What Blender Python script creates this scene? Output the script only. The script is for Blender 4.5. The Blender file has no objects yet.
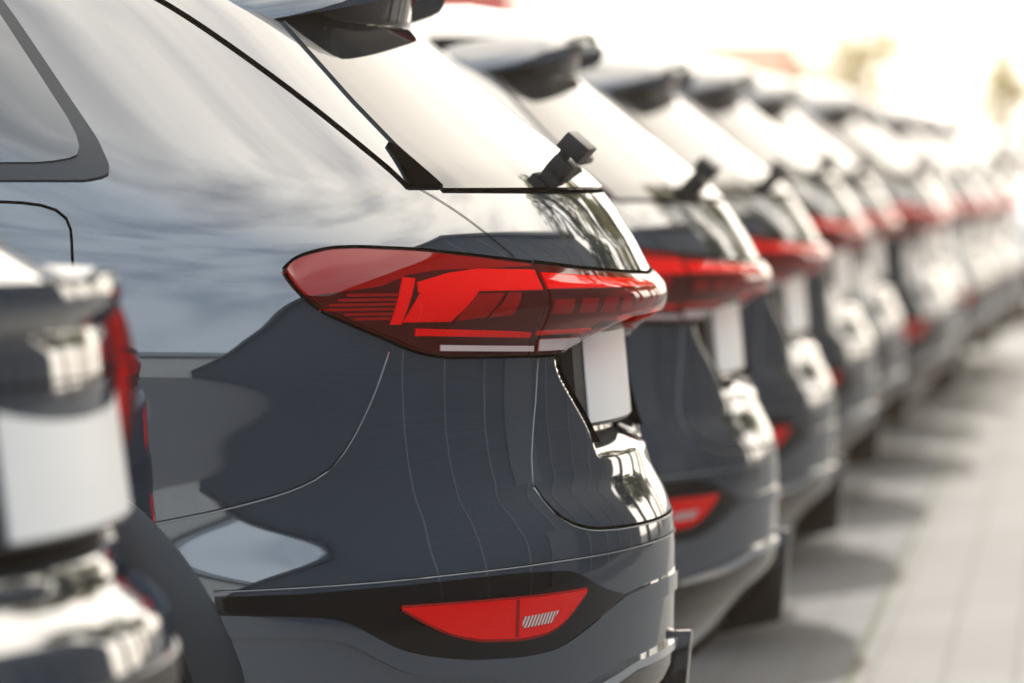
import bpy, bmesh, math, random
import numpy as np
from mathutils import Vector, Matrix
random.seed(7)
scene = bpy.context.scene
COL = scene.collection
HP = math.pi / 2
R = math.radians

# ------------------------------------------------------------------ camera constants (pixels of the 1024 px frame)
F_PX, HORIZON = 5050.0, 172.0
CAM = Vector((0.656, -7.9, 1.2))
YAW = math.atan((1075 - 512) / F_PX)
CAR_ROT = R(-1.75)

# ------------------------------------------------------------------ helpers
def tag(o, label=None, cat=None, group=None, kind=None):
    if label: o['label'] = label
    if cat: o['category'] = cat
    if group: o['group'] = group
    if kind: o['kind'] = kind
    return o

def empty(name, loc=(0, 0, 0), rz=0.0):
    o = bpy.data.objects.new(name, None); COL.objects.link(o)
    o.location = loc; o.rotation_euler = (0, 0, rz); o.empty_display_size = .2
    return o

class MB:
    """collects faces, then links ONE mesh object"""
    def __init__(s): s.v = []; s.f = []; s.m = []
    def add(s, vs, fs, mi=0):
        b = len(s.v); s.v += [tuple(map(float, v)) for v in vs]
        s.f += [tuple(b + i for i in f) for f in fs]; s.m += [mi] * len(fs)
    def box(s, c, d, M=None, mi=0):
        c = Vector(c); vs = []
        for x in (-1, 1):
            for y in (-1, 1):
                for z in (-1, 1):
                    p = Vector((x * d[0] / 2, y * d[1] / 2, z * d[2] / 2))
                    vs.append(c + (M @ p if M else p))
        s.add(vs, [(0, 1, 3, 2), (4, 6, 7, 5), (0, 4, 5, 1), (2, 3, 7, 6), (0, 2, 6, 4), (1, 5, 7, 3)], mi)
    def grid(s, P, mi=0, flip=False):
        n, m = len(P), len(P[0])
        fs = []
        for i in range(n - 1):
            for j in range(m - 1):
                q = (i * m + j, i * m + j + 1, (i + 1) * m + j + 1, (i + 1) * m + j)
                fs.append(q[::-1] if flip else q)
        s.add([p for row in P for p in row], fs, mi)
    def tube(s, pts, rad, n=8, mi=0):
        pts = [Vector(p) for p in pts]; rings = []
        for i, p in enumerate(pts):
            d = (pts[min(i + 1, len(pts) - 1)] - pts[max(i - 1, 0)]).normalized()
            a = d.orthogonal().normalized(); b = d.cross(a)
            r = rad[i] if isinstance(rad, (list, tuple)) else rad
            rings.append([p + (a * math.cos(2 * math.pi * k / n) + b * math.sin(2 * math.pi * k / n)) * r for k in range(n)] )
        for r_ in rings: r_.append(r_[0])
        s.grid(rings, mi)
        s.add(rings[0][:-1], [tuple(range(n))[::-1]], mi); s.add(rings[-1][:-1], [tuple(range(n))], mi)
    def build(s, name, mats, parent=None, sharp=35, bevel=0, subs=0):
        me = bpy.data.meshes.new(name); me.from_pydata(s.v, [], s.f)
        for m in (mats if isinstance(mats, (list, tuple)) else [mats]): me.materials.append(m)
        me.polygons.foreach_set('material_index', s.m)
        bm = bmesh.new(); bm.from_mesh(me)
        bmesh.ops.remove_doubles(bm, verts=bm.verts, dist=1e-5)
        bmesh.ops.recalc_face_normals(bm, faces=bm.faces)
        if any(len(e.link_faces) == 1 for e in bm.edges):        # open panels: face away from the middle of the car
            q = Vector((-2.2, 0, .7)); 
            if sum(f.normal.dot((f.calc_center_median() - q).normalized()) * f.calc_area() for f in bm.faces) < 0: bmesh.ops.reverse_faces(bm, faces=bm.faces)
        if bevel:
            es = [e for e in bm.edges if len(e.link_faces) == 2 and e.calc_face_angle(0) > R(30)]
            bmesh.ops.bevel(bm, geom=es, offset=bevel, segments=2, affect='EDGES', profile=.6)
        bm.to_mesh(me); bm.free()
        me.polygons.foreach_set('use_smooth', [True] * len(me.polygons))
        if sharp is not None: me.set_sharp_from_angle(angle=R(sharp))
        me.update()
        o = bpy.data.objects.new(name, me); COL.objects.link(o)
        if parent: o.parent = parent
        return o

def dup(root, loc, rz, label, group=None):
    r_ = root.copy(); COL.objects.link(r_); r_.location = loc; r_.rotation_euler = (0, 0, rz); r_['label'] = label
    if group: r_['group'] = group
    for ch in list(root.children):
        c = ch.copy(); COL.objects.link(c); c.parent = r_
        for g in ch.children:
            d = g.copy(); COL.objects.link(d); d.parent = c
    return r_

# ------------------------------------------------------------------ materials
def mat(name, base=(.5, .5, .5), rough=.5, metal=0., ior=1.45, coat=0., spec=None, noise=None, bump=None):
    m = bpy.data.materials.new(name); m.use_nodes = True
    nt = m.node_tree; b = nt.nodes['Principled BSDF']
    b.inputs['Base Color'].default_value = (*base, 1); b.inputs['Roughness'].default_value = rough
    b.inputs['Metallic'].default_value = metal; b.inputs['IOR'].default_value = ior
    b.inputs['Coat Weight'].default_value = coat; b.inputs['Coat Roughness'].default_value = .02
    if spec is not None: b.inputs['Specular IOR Level'].default_value = spec
    if noise:
        sc, amt = noise
        tc = nt.nodes.new('ShaderNodeTexCoord'); n = nt.nodes.new('ShaderNodeTexNoise'); n.inputs['Scale'].default_value = sc
        n.inputs['Detail'].default_value = 5
        mx = nt.nodes.new('ShaderNodeMix'); mx.data_type = 'RGBA'
        mx.inputs[6].default_value = (*[c * (1 - amt) for c in base], 1); mx.inputs[7].default_value = (*[min(1, c * (1 + amt)) for c in base], 1)
        nt.links.new(tc.outputs['Object'], n.inputs['Vector']); nt.links.new(n.outputs['Fac'], mx.inputs[0]); nt.links.new(mx.outputs[2], b.inputs['Base Color'])
    if bump:
        sc, st = bump
        tc = nt.nodes.new('ShaderNodeTexCoord'); n = nt.nodes.new('ShaderNodeTexNoise'); n.inputs['Scale'].default_value = sc
        bp = nt.nodes.new('ShaderNodeBump'); bp.inputs['Strength'].default_value = st; bp.inputs['Distance'].default_value = .01
        nt.links.new(tc.outputs['Object'], n.inputs['Vector']); nt.links.new(n.outputs['Fac'], bp.inputs['Height']); nt.links.new(bp.outputs['Normal'], b.inputs['Normal'])
    return m

def lens_mat(name, tint, ior=1.5, rough=.0):
    m = bpy.data.materials.new(name); m.use_nodes = True; nt = m.node_tree; nt.nodes.clear()
    out = nt.nodes.new('ShaderNodeOutputMaterial'); tr = nt.nodes.new('ShaderNodeBsdfTransparent'); tr.inputs[0].default_value = (*tint, 1)
    gl = nt.nodes.new('ShaderNodeBsdfGlossy'); gl.inputs['Roughness'].default_value = rough
    fr = nt.nodes.new('ShaderNodeFresnel'); ge = nt.nodes.new('ShaderNodeNewGeometry'); mr = nt.nodes.new('ShaderNodeMapRange')
    mr.inputs[3].default_value = ior; mr.inputs[4].default_value = 1 / ior; nt.links.new(ge.outputs['Backfacing'], mr.inputs[0]); nt.links.new(mr.outputs[0], fr.inputs[0])
    mx = nt.nodes.new('ShaderNodeMixShader')
    nt.links.new(fr.outputs[0], mx.inputs[0]); nt.links.new(tr.outputs[0], mx.inputs[1]); nt.links.new(gl.outputs[0], mx.inputs[2]); nt.links.new(mx.outputs[0], out.inputs[0])
    return m

def paint(name, base, ior):
    m = mat(name, base, .03, 0, ior)
    nt = m.node_tree; b = nt.nodes['Principled BSDF']          # faint orange-peel so reflections are not computer-perfect
    tc = nt.nodes.new('ShaderNodeTexCoord'); n = nt.nodes.new('ShaderNodeTexNoise'); n.inputs['Scale'].default_value = 90
    bp = nt.nodes.new('ShaderNodeBump'); bp.inputs['Strength'].default_value = .006; bp.inputs['Distance'].default_value = .001
    nt.links.new(tc.outputs['Object'], n.inputs['Vector']); nt.links.new(n.outputs['Fac'], bp.inputs['Height']); nt.links.new(bp.outputs['Normal'], b.inputs['Normal'])
    # flakes: a broad, low metallic lobe
    fl = nt.nodes.new('ShaderNodeTexNoise'); fl.inputs['Scale'].default_value = 1400
    mx = nt.nodes.new('ShaderNodeMix'); mx.data_type = 'RGBA'
    mx.inputs[6].default_value = (*[c * .8 for c in base], 1); mx.inputs[7].default_value = (*[c * 1.2 for c in base], 1)
    nt.links.new(tc.outputs['Object'], fl.inputs['Vector']); nt.links.new(fl.outputs['Fac'], mx.inputs[0]); nt.links.new(mx.outputs[2], b.inputs['Base Color'])
    return m

M = dict(
    grey=paint('grey_metallic_paint', (.017, .027, .041), 2.6),
    silver=paint('silver_paint', (.30, .31, .32), 2.0),
    white=paint('white_paint', (.75, .75, .74), 1.6),
    red=paint('red_paint', (.6, .03, .02), 1.6),
    side_glass=mat('tinted_side_glass', (.006, .010, .013), .0, 0, 2.35),
    glass=mat('dark_privacy_glass', (.006, .008, .01), .0, 0, 1.75),
    gloss_black=mat('piano_black', (.003, .003, .004), .04, 0, 1.5),
    black=mat('black_plastic', (.012, .012, .013), .45, bump=(400, .2)),
    clad=mat('dark_grey_cladding', (.016, .020, .025), .3, 0, 1.5),
    edge=mat('pale_edge_glint', (.20, .22, .24), .2, 0, 2.2),  # paler than the body paint, the highlight is in its colour
    gap=mat('panel_gap_black', (.002, .002, .002), .9, spec=0.),
    joint=mat('pale_joint_cover', (.30, .33, .36), .5),
    door=mat('grey_roller_door', (.075, .09, .105), .4),
    rubber=mat('tyre_rubber', (.015, .015, .015), .7, bump=(300, .3)),
    rim=mat('alloy_rim', (.5, .5, .52), .25, 1.0),
    chrome=mat('satin_chrome', (.75, .76, .78), .15, 1.0),
    plate=mat('blank_white_plate', (.78, .78, .77), .35, noise=(30, .03)),
    lamp_house=mat('lamp_housing', (.05, .004, .004), .3),
    lamp_red=mat('lamp_reflector_red', (.95, .008, .005), .9, spec=0.),
    lamp_dark=mat('lamp_dark_red', (.30, .006, .005), .3),
    lamp_white=mat('lamp_clear_reflector', (.60, .47, .44), .25, coat=.6),
    lens=lens_mat('red_lamp_lens', (1., .22, .18), 1.6),
    clear=lens_mat('clear_lamp_lens', (.95, .95, .95), 1.5),
    prism=mat('prism_segment', (.62, .50, .47), .3, coat=1.),
    refl=mat('red_reflector', (.78, .004, .003), .9, 0, 1.5, coat=1., spec=0.),
)

# moulded prisms inside the reflectors
for key, sc in (('refl', 320.), ('lamp_red', 200.), ('lamp_white', 260.)):
    nt = M[key].node_tree; b = nt.nodes['Principled BSDF']; tc = nt.nodes.new('ShaderNodeTexCoord'); ck = nt.nodes.new('ShaderNodeTexVoronoi'); ck.distance = 'CHEBYCHEV'; ck.inputs['Scale'].default_value = sc; ck.inputs['Randomness'].default_value = .0
    mp = nt.nodes.new('ShaderNodeMapping'); mp.inputs['Rotation'].default_value = (R(45), R(10), R(20)); bp = nt.nodes.new('ShaderNodeBump'); bp.inputs['Strength'].default_value = .55; bp.inputs['Distance'].default_value = .002
    nt.links.new(tc.outputs['Object'], mp.inputs[0]); nt.links.new(mp.outputs[0], ck.inputs['Vector']); nt.links.new(ck.outputs['Distance'], bp.inputs['Height']); nt.links.new(bp.outputs[0], b.inputs['Normal'])
nt = M['prism'].node_tree; b = nt.nodes['Principled BSDF']; tc = nt.nodes.new('ShaderNodeTexCoord'); mp = nt.nodes.new('ShaderNodeMapping'); mp.inputs['Rotation'].default_value = (R(30), 0, 0)
wv = nt.nodes.new('ShaderNodeTexWave'); wv.bands_direction = 'Y'; wv.inputs['Scale'].default_value = 55; wv.inputs['Distortion'].default_value = .4; wv.inputs['Detail Scale'].default_value = 4
cr = nt.nodes.new('ShaderNodeValToRGB'); cr.color_ramp.elements[0].color = (.70, .60, .56, 1); cr.color_ramp.elements[0].position = .45; cr.color_ramp.elements[1].color = (.30, .03, .02, 1); cr.color_ramp.elements[1].position = .62
nt.links.new(tc.outputs['Object'], mp.inputs[0]); nt.links.new(mp.outputs[0], wv.inputs[0]); nt.links.new(wv.outputs['Fac'], cr.inputs[0]); nt.links.new(cr.outputs[0], b.inputs['Base Color'])
# ------------------------------------------------------------------ car skin
def ss(a, b, x):
    t = min(1., max(0., (x - a) / (b - a))); return t * t * (3 - 2 * t)

class Shell:
    """Car skin: one rounded plan outline per height z. s=0 is the rear centre line, s<0 the left side, |s|=pi/2 where the
    rear corner meets the flank, beyond that metres forward along the flank."""
    def __init__(o, r, w, rf, L=.85, p=2.6, q=2.0, Lf=.9, sr=.009, sw=.014):
        o.L, o.p, o.q, o.Lf = L, p, q, Lf
        o.zz = np.linspace(.1, 1.75, 1651)
        o.Rr = o.smooth(r, sr); o.Ww = o.smooth(w, sw); o.Ff = o.smooth(rf, .03)
        o.mod = None; o.Sr = None
    def smooth(o, pts, sg):
        a = np.array(pts); v = np.interp(o.zz, a[:, 0], a[:, 1])
        n = int(4 * sg / .001); k = np.exp(-.5 * (np.arange(-n, n + 1) * .001 / sg) ** 2); k /= k.sum()
        return np.convolve(np.pad(v, n, mode='reflect', reflect_type='odd'), k, mode='valid')
    def at(o, A, z):
        i = (z - .1) / .001; i = min(max(i, 0.), 1649.999); k = int(i); f = i - k
        return float(A[k] * (1 - f) + A[k + 1] * f)
    def r(o, z): return o.at(o.Rr, z)
    def w(o, z): return o.at(o.Ww, z)
    def rf(o, z): return o.at(o.Ff, z)
    def P0(o, s, z):
        sg = 1. if s >= 0 else -1.; t = abs(s); w = o.w(z); r = o.r(z)
        if o.Sr is not None:
            k = ss(.35, 1.0, t); r = r * (1 - k) + o.at(o.Sr, z) * k      # the tail ridge fades out round the corner
        if t <= HP:
            x = r - o.L + o.L * max(0., math.cos(t)) ** (2 / o.p); y = w * math.sin(t) ** (2 / o.q)
        else: x = r - o.L - (t - HP); y = w
        y *= sg
        if o.mod: x = o.mod(x, y, z, t)
        return Vector((x, y, z))
    def N(o, s, z):
        e = .004
        if abs(abs(s) - HP) < .02: s = math.copysign(HP + .02, s)
        return ((o.P0(s + e, z) - o.P0(s - e, z)).cross(o.P0(s, z + e) - o.P0(s, z - e))).normalized()
    def S(o, s, z, off=0.):
        p = o.P0(s, z)
        return p + o.N(s, z) * off if off else p
    def front(o, t, z, off=0.):                      # t from -pi/2 (left) to pi/2 (right), 0 at the nose
        def f(t, z):
            w = o.w(z); sg = 1 if t >= 0 else -1; a = min(abs(t), HP)
            return Vector((o.rf(z) + o.Lf - o.Lf * max(0., math.cos(a)) ** (2 / 2.6), sg * w * math.sin(a), z))
        p = f(t, z)
        if off:
            e = .004; n = (f(t + e, z) - f(t - e, z)).cross(f(t, z + e) - f(t, z - e)).normalized(); p = p - n * off
        return p
    def yat(o, x, z):
        u = max(0., (x - ((o.at(o.Sr, z) if o.Sr is not None else o.r(z)) - o.L)) / o.L)
        return o.w(z) * max(0., 1 - u ** o.p) ** (1 / o.q)

def lin(pts):
    a = np.array(pts, float); return lambda s: float(np.interp(s, a[:, 0], a[:, 1]))

def patch(mb, fn, na, nb, off, thick, mi=0):
    """raised panel: fn(a,b,off) -> point, with its edges turned in by `thick`"""
    A = [i / na for i in range(na + 1)]; B = [j / nb for j in range(nb + 1)]
    mb.grid([[fn(a, b, off) for b in B] for a in A], mi)
    lo = off - thick
    for row in ([(a, 0.) for a in A], [(a, 1.) for a in A], [(0., b) for b in B], [(1., b) for b in B]):
        mb.grid([[fn(a, b, off) for a, b in row], [fn(a, b, lo) for a, b in row]], mi)

def strip(sh, mb, top, bot, s0, s1, off, thick=.012, na=40, nb=6, mi=0, mirror=False):
    """panel between two height curves over s0..s1"""
    T = top if callable(top) else lin(top); Bt = bot if callable(bot) else lin(bot)
    sg = -1 if mirror else 1
    def fn(a, b, o):
        s = s0 + (s1 - s0) * a; return sh.S(sg * s, Bt(s) + (T(s) - Bt(s)) * b, o)
    patch(mb, fn, na, nb, off, thick, mi)

def quad(sh, mb, c, off, thick=.004, na=12, nb=6, mi=0, mirror=False):
    """panel with four corners in (s,z): bottom-left, bottom-right, top-right, top-left"""
    sg = -1 if mirror else 1
    def fn(a, b, o):
        s = (c[0][0] * (1 - a) + c[1][0] * a) * (1 - b) + (c[3][0] * (1 - a) + c[2][0] * a) * b
        z = (c[0][1] * (1 - a) + c[1][1] * a) * (1 - b) + (c[3][1] * (1 - a) + c[2][1] * a) * b
        return sh.S(sg * s, z, o)
    patch(mb, fn, na, nb, off, thick, mi)

def seam(sh, mb, pts, wid=.0045, off=.0012, step=.02, mi=0, mirror=False):
    """a narrow shut line along a polyline in (s,z)"""
    sg = -1 if mirror else 1
    P = []
    for (a, b) in zip(pts[:-1], pts[1:]):
        n = max(1, int(math.hypot(b[0] - a[0], b[1] - a[1]) / step))
        P += [(a[0] + (b[0] - a[0]) * k / n, a[1] + (b[1] - a[1]) * k / n) for k in range(n)]
    P.append(pts[-1])
    # soften the corners of the polyline
    Q = np.array(P); 
    for _ in range(3): Q[1:-1] = .25 * Q[:-2] + .5 * Q[1:-1] + .25 * Q[2:]
    pts3 = [sh.S(sg * s, z) for s, z in Q]; nor = [sh.N(sg * s, z) for s, z in Q]
    Lr, Rr = [], []
    for i, p in enumerate(pts3):
        d = (pts3[min(i + 1, len(pts3) - 1)] - pts3[max(i - 1, 0)]).normalized(); b = nor[i].cross(d).normalized()
        Lr.append(p + b * wid / 2 + nor[i] * off); Rr.append(p - b * wid / 2 + nor[i] * off)
    mb.grid([Lr, Rr], mi)

class Seams:
    """every shut line becomes a part of its own"""
    def __init__(s, sh, root, name): s.sh, s.root, s.nm = sh, root, name
    def line(s, pts, wid=.0045, off=.0012, mirror=False, lit=0):
        mb = MB(); seam(s.sh, mb, pts, wid, off, mirror=mirror)
        if lit:                                                           # pale bead whose colour stands in for the sky's glint on the edge
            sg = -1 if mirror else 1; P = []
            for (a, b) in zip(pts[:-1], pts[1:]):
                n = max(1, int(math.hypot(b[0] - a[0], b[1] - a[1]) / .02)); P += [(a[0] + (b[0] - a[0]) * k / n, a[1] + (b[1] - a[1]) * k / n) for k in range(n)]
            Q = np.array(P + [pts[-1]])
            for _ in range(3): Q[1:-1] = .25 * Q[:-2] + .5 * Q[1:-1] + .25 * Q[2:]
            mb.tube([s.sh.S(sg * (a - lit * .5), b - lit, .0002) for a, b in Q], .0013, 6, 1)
        mb.build(s.nm, [M['gap'], M['edge']], s.root, sharp=None)

def car_body(sh, name, mats, root, zs, wheels, arch, nt=200):
    """closed body skin with holes for the wheels"""
    mb = MB(); rows = []
    for z in zs:
        row = []
        xt = (sh.at(sh.Sr, z) if sh.Sr is not None else sh.r(z)) - sh.L; xf = sh.rf(z) + sh.Lf; ns = 64
        for k in range(nt + 1): row.append(sh.P0(k / nt * HP, z))
        for k in range(1, ns): row.append(Vector((xt + (xf - xt) * k / ns, sh.w(z), z)))
        for k in range(17): row.append(sh.front(HP * (1 - k / 16), z))
        left = [Vector((p.x, -p.y, p.z)) for p in row[1:-1]][::-1]
        if sh.mod: left[-nt:] = [sh.P0(-k / nt * HP, z) for k in range(nt, 0, -1)]
        rows.append(row + left + [row[0]])
    n = len(rows[0]); base = 0; vs = [p for r_ in rows for p in r_]; fs = []
    for i in range(len(rows) - 1):
        for j in range(n - 1):
            q = (i * n + j, i * n + j + 1, (i + 1) * n + j + 1, (i + 1) * n + j)
            if any(all(math.hypot(vs[v].x - wx, vs[v].z - wz) < arch and abs(vs[v].y) > .45 for v in q) for wx, wz in wheels): continue
            fs.append(q)
    mb.add(vs, fs, 0)
    top = rows[-1][:-1]; c = Vector((sum(p.x for p in top) / len(top), 0, top[0].z + .004))
    mb.add(top + [c], [(i, (i + 1) % len(top), len(top)) for i in range(len(top))], 0)
    return mb.build(name, mats, root, sharp=60)

def wheel(root, x, y, z, rad=.36, wid=.235):
    sg = 1 if y > 0 else -1
    w = empty_part('wheel', root)
    prof = [(.70, -.42), (.90, -.5), (.97, -.44), (1, -.3), (1, 0), (1, .3), (.97, .44), (.90, .5), (.70, .42)]
    def lathe(mb, pr, n=40):
        P = []
        for r_, a in pr:
            ring = [Vector((x + rad * r_ * math.cos(2 * math.pi * k / n), y + a * wid, z + rad * r_ * math.sin(2 * math.pi * k / n))) for k in range(n)]
            P.append(ring + [ring[0]])
        mb.grid(P)
    t = MB(); lathe(t, prof); tyre = t.build('tyre', M['rubber'], root)
    rm = MB(); lathe(rm, [(.71, sg * -.4), (.69, sg * -.1), (.69, sg * .38), (.74, sg * .43), (.72, sg * .45)])
    for k in range(5):
        a = 2 * math.pi * k / 5 + .3
        for d in (-.13, .13):
            c, s_ = math.cos(a + d), math.sin(a + d); c0, s0 = math.cos(a), math.sin(a)
            p0 = Vector((x + rad * .12 * c0, y + sg * wid * .3, z + rad * .12 * s0)); p1 = Vector((x + rad * .70 * c, y + sg * wid * .36, z + rad * .70 * s_))
            rm.tube([p0, p1], [.03, .018], 6)
    lathe(rm, [(.001, sg * .36), (.16, sg * .35), (.18, sg * .2)], 20)
    rm.build('rim', M['rim'], tyre); tyre.name = 'wheel'
    bd = MB(); lathe(bd, [(.001, sg * .05), (.5, sg * .05), (.52, sg * -.05)], 24); bd.build('brake_disc', M['black'], tyre)
    return tyre
def empty_part(name, root): return None

def arch_trim(sh, root, wx, wz, side, r0=.42, r1=.497, a0=-26, a1=206):
    mb = MB(); n = 48; rows = []
    prof = [(r0 + .004, -.05), (r0, .004), (r0 + .012, .013), (r1 - .012, .013), (r1, .009), (r1, -.004)]
    for k in range(n + 1):
        a = R(a0 + (a1 - a0) * k / n); row = []
        for ro, o in prof:
            px, pz = wx + ro * math.cos(a), max(.235, wz + ro * math.sin(a))
            row.append(Vector((px, side * (sh.yat(px, max(pz, .25)) + o), pz)))
        rows.append(row)
    mb.grid(rows); mb.add(rows[0], [tuple(range(len(prof)))]); mb.add(rows[-1], [tuple(range(len(prof)))])
    t = mb.build('wheel_arch_trim', M['clad'], root, sharp=30)
    wl = MB(); rows = []
    for k in range(25):
        a = R(-20 + 220 * k / 24)
        rows.append([Vector((wx + r0 * math.cos(a), side * yy, max(.23, wz + r0 * math.sin(a)))) for yy in (.5, .7, min(sh.yat(wx + .3, .5), .87))])
    wl.grid(rows); wl.add([r_[0] for r_ in rows], [tuple(range(25))]); wl.build('wheel_well', M['gap'], t)
    return t


# ================================================================== the grey SUV
R1 = [(.1, -.3), (.22, -.17), (.30, -.085), (.37, -.01), (.42, .022), (.52, .0245), (.60, .025), (.64, .023), (.67, .018), (.70, .006), (.735, -.014), (.78, -.026), (.83, -.032), (.90, -.034),
      (.955, -.032), (.985, -.008), (1.0, .001), (1.02, .003), (1.04, -.012), (1.09, -.037), (1.14, -.069), (1.17, -.090), (1.2, -.121), (1.3, -.247), (1.44, -.42), (1.5, -.5), (1.55, -.64), (1.575, -.85), (1.595, -1.2), (1.61, -1.6), (1.75, -2.5)]
W1 = [(.1, .80), (.22, .885), (.26, .920), (.31, .934), (.38, .9375), (.47, .9365), (.55, .9350), (.60, .9340), (.65, .9334), (.70, .9332), (.76, .9336), (.84, .9355), (.90, .9375), (.93, .9375), (.97, .935), (1.02, .9295),
      (1.05, .9255), (1.08, .920), (1.10, .9155), (1.118, .910), (1.14, .901), (1.17, .889), (1.20, .876), (1.24, .858), (1.3, .826), (1.4, .772), (1.5, .715), (1.55, .66), (1.58, .58), (1.6, .45), (1.62, .2), (1.75, .1)]
S1 = [(.1, -.15), (.22, -.08), (.30, -.02), (.37, .015), (.42, .021), (.52, .020), (.595, .0185), (.635, .0125), (.685, -.006), (.75, -.018), (.84, -.026), (.90, -.029), (.96, -.030), (1.02, -.031), (1.05, -.034), (1.09, -.044), (1.14, -.069), (1.17, -.090), (1.2, -.121), (1.3, -.247), (1.44, -.42), (1.5, -.5), (1.55, -.64), (1.575, -.85), (1.595, -1.2), (1.61, -1.6), (1.75, -2.5)]
F1 = [(.1, -4.45), (.25, -4.55), (.5, -4.62), (.75, -4.60), (.85, -4.5), (.93, -4.25), (1.0, -3.85), (1.04, -3.5), (1.1, -3.3), (1.3, -2.85), (1.5, -2.35), (1.57, -2.05), (1.6, -1.75), (1.62, -1.5), (1.75, -1.4)]
suv = Shell(R1, W1, F1); suv.Sr = suv.smooth(S1, .02)
WX, WZ = -.96, .36
FX = -3.80

def suv_mod(x, y, z, t):
    if t > 1.2: return x
    a = abs(y)
    # number-plate recess: upright dish in the middle of the tailgate
    half = .275 + .13 * ss(.78, .93, z) - .15 * ss(.935, .985, z)
    d = (1 - ss(half - .022, half + .012, a)) * ss(.765, .805, z) * (1 - ss(.955, .985, z))
    x -= .048 * d
    # tailgate pressing: crease above the bumper shelf
    return x
suv.mod = suv_mod

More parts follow.
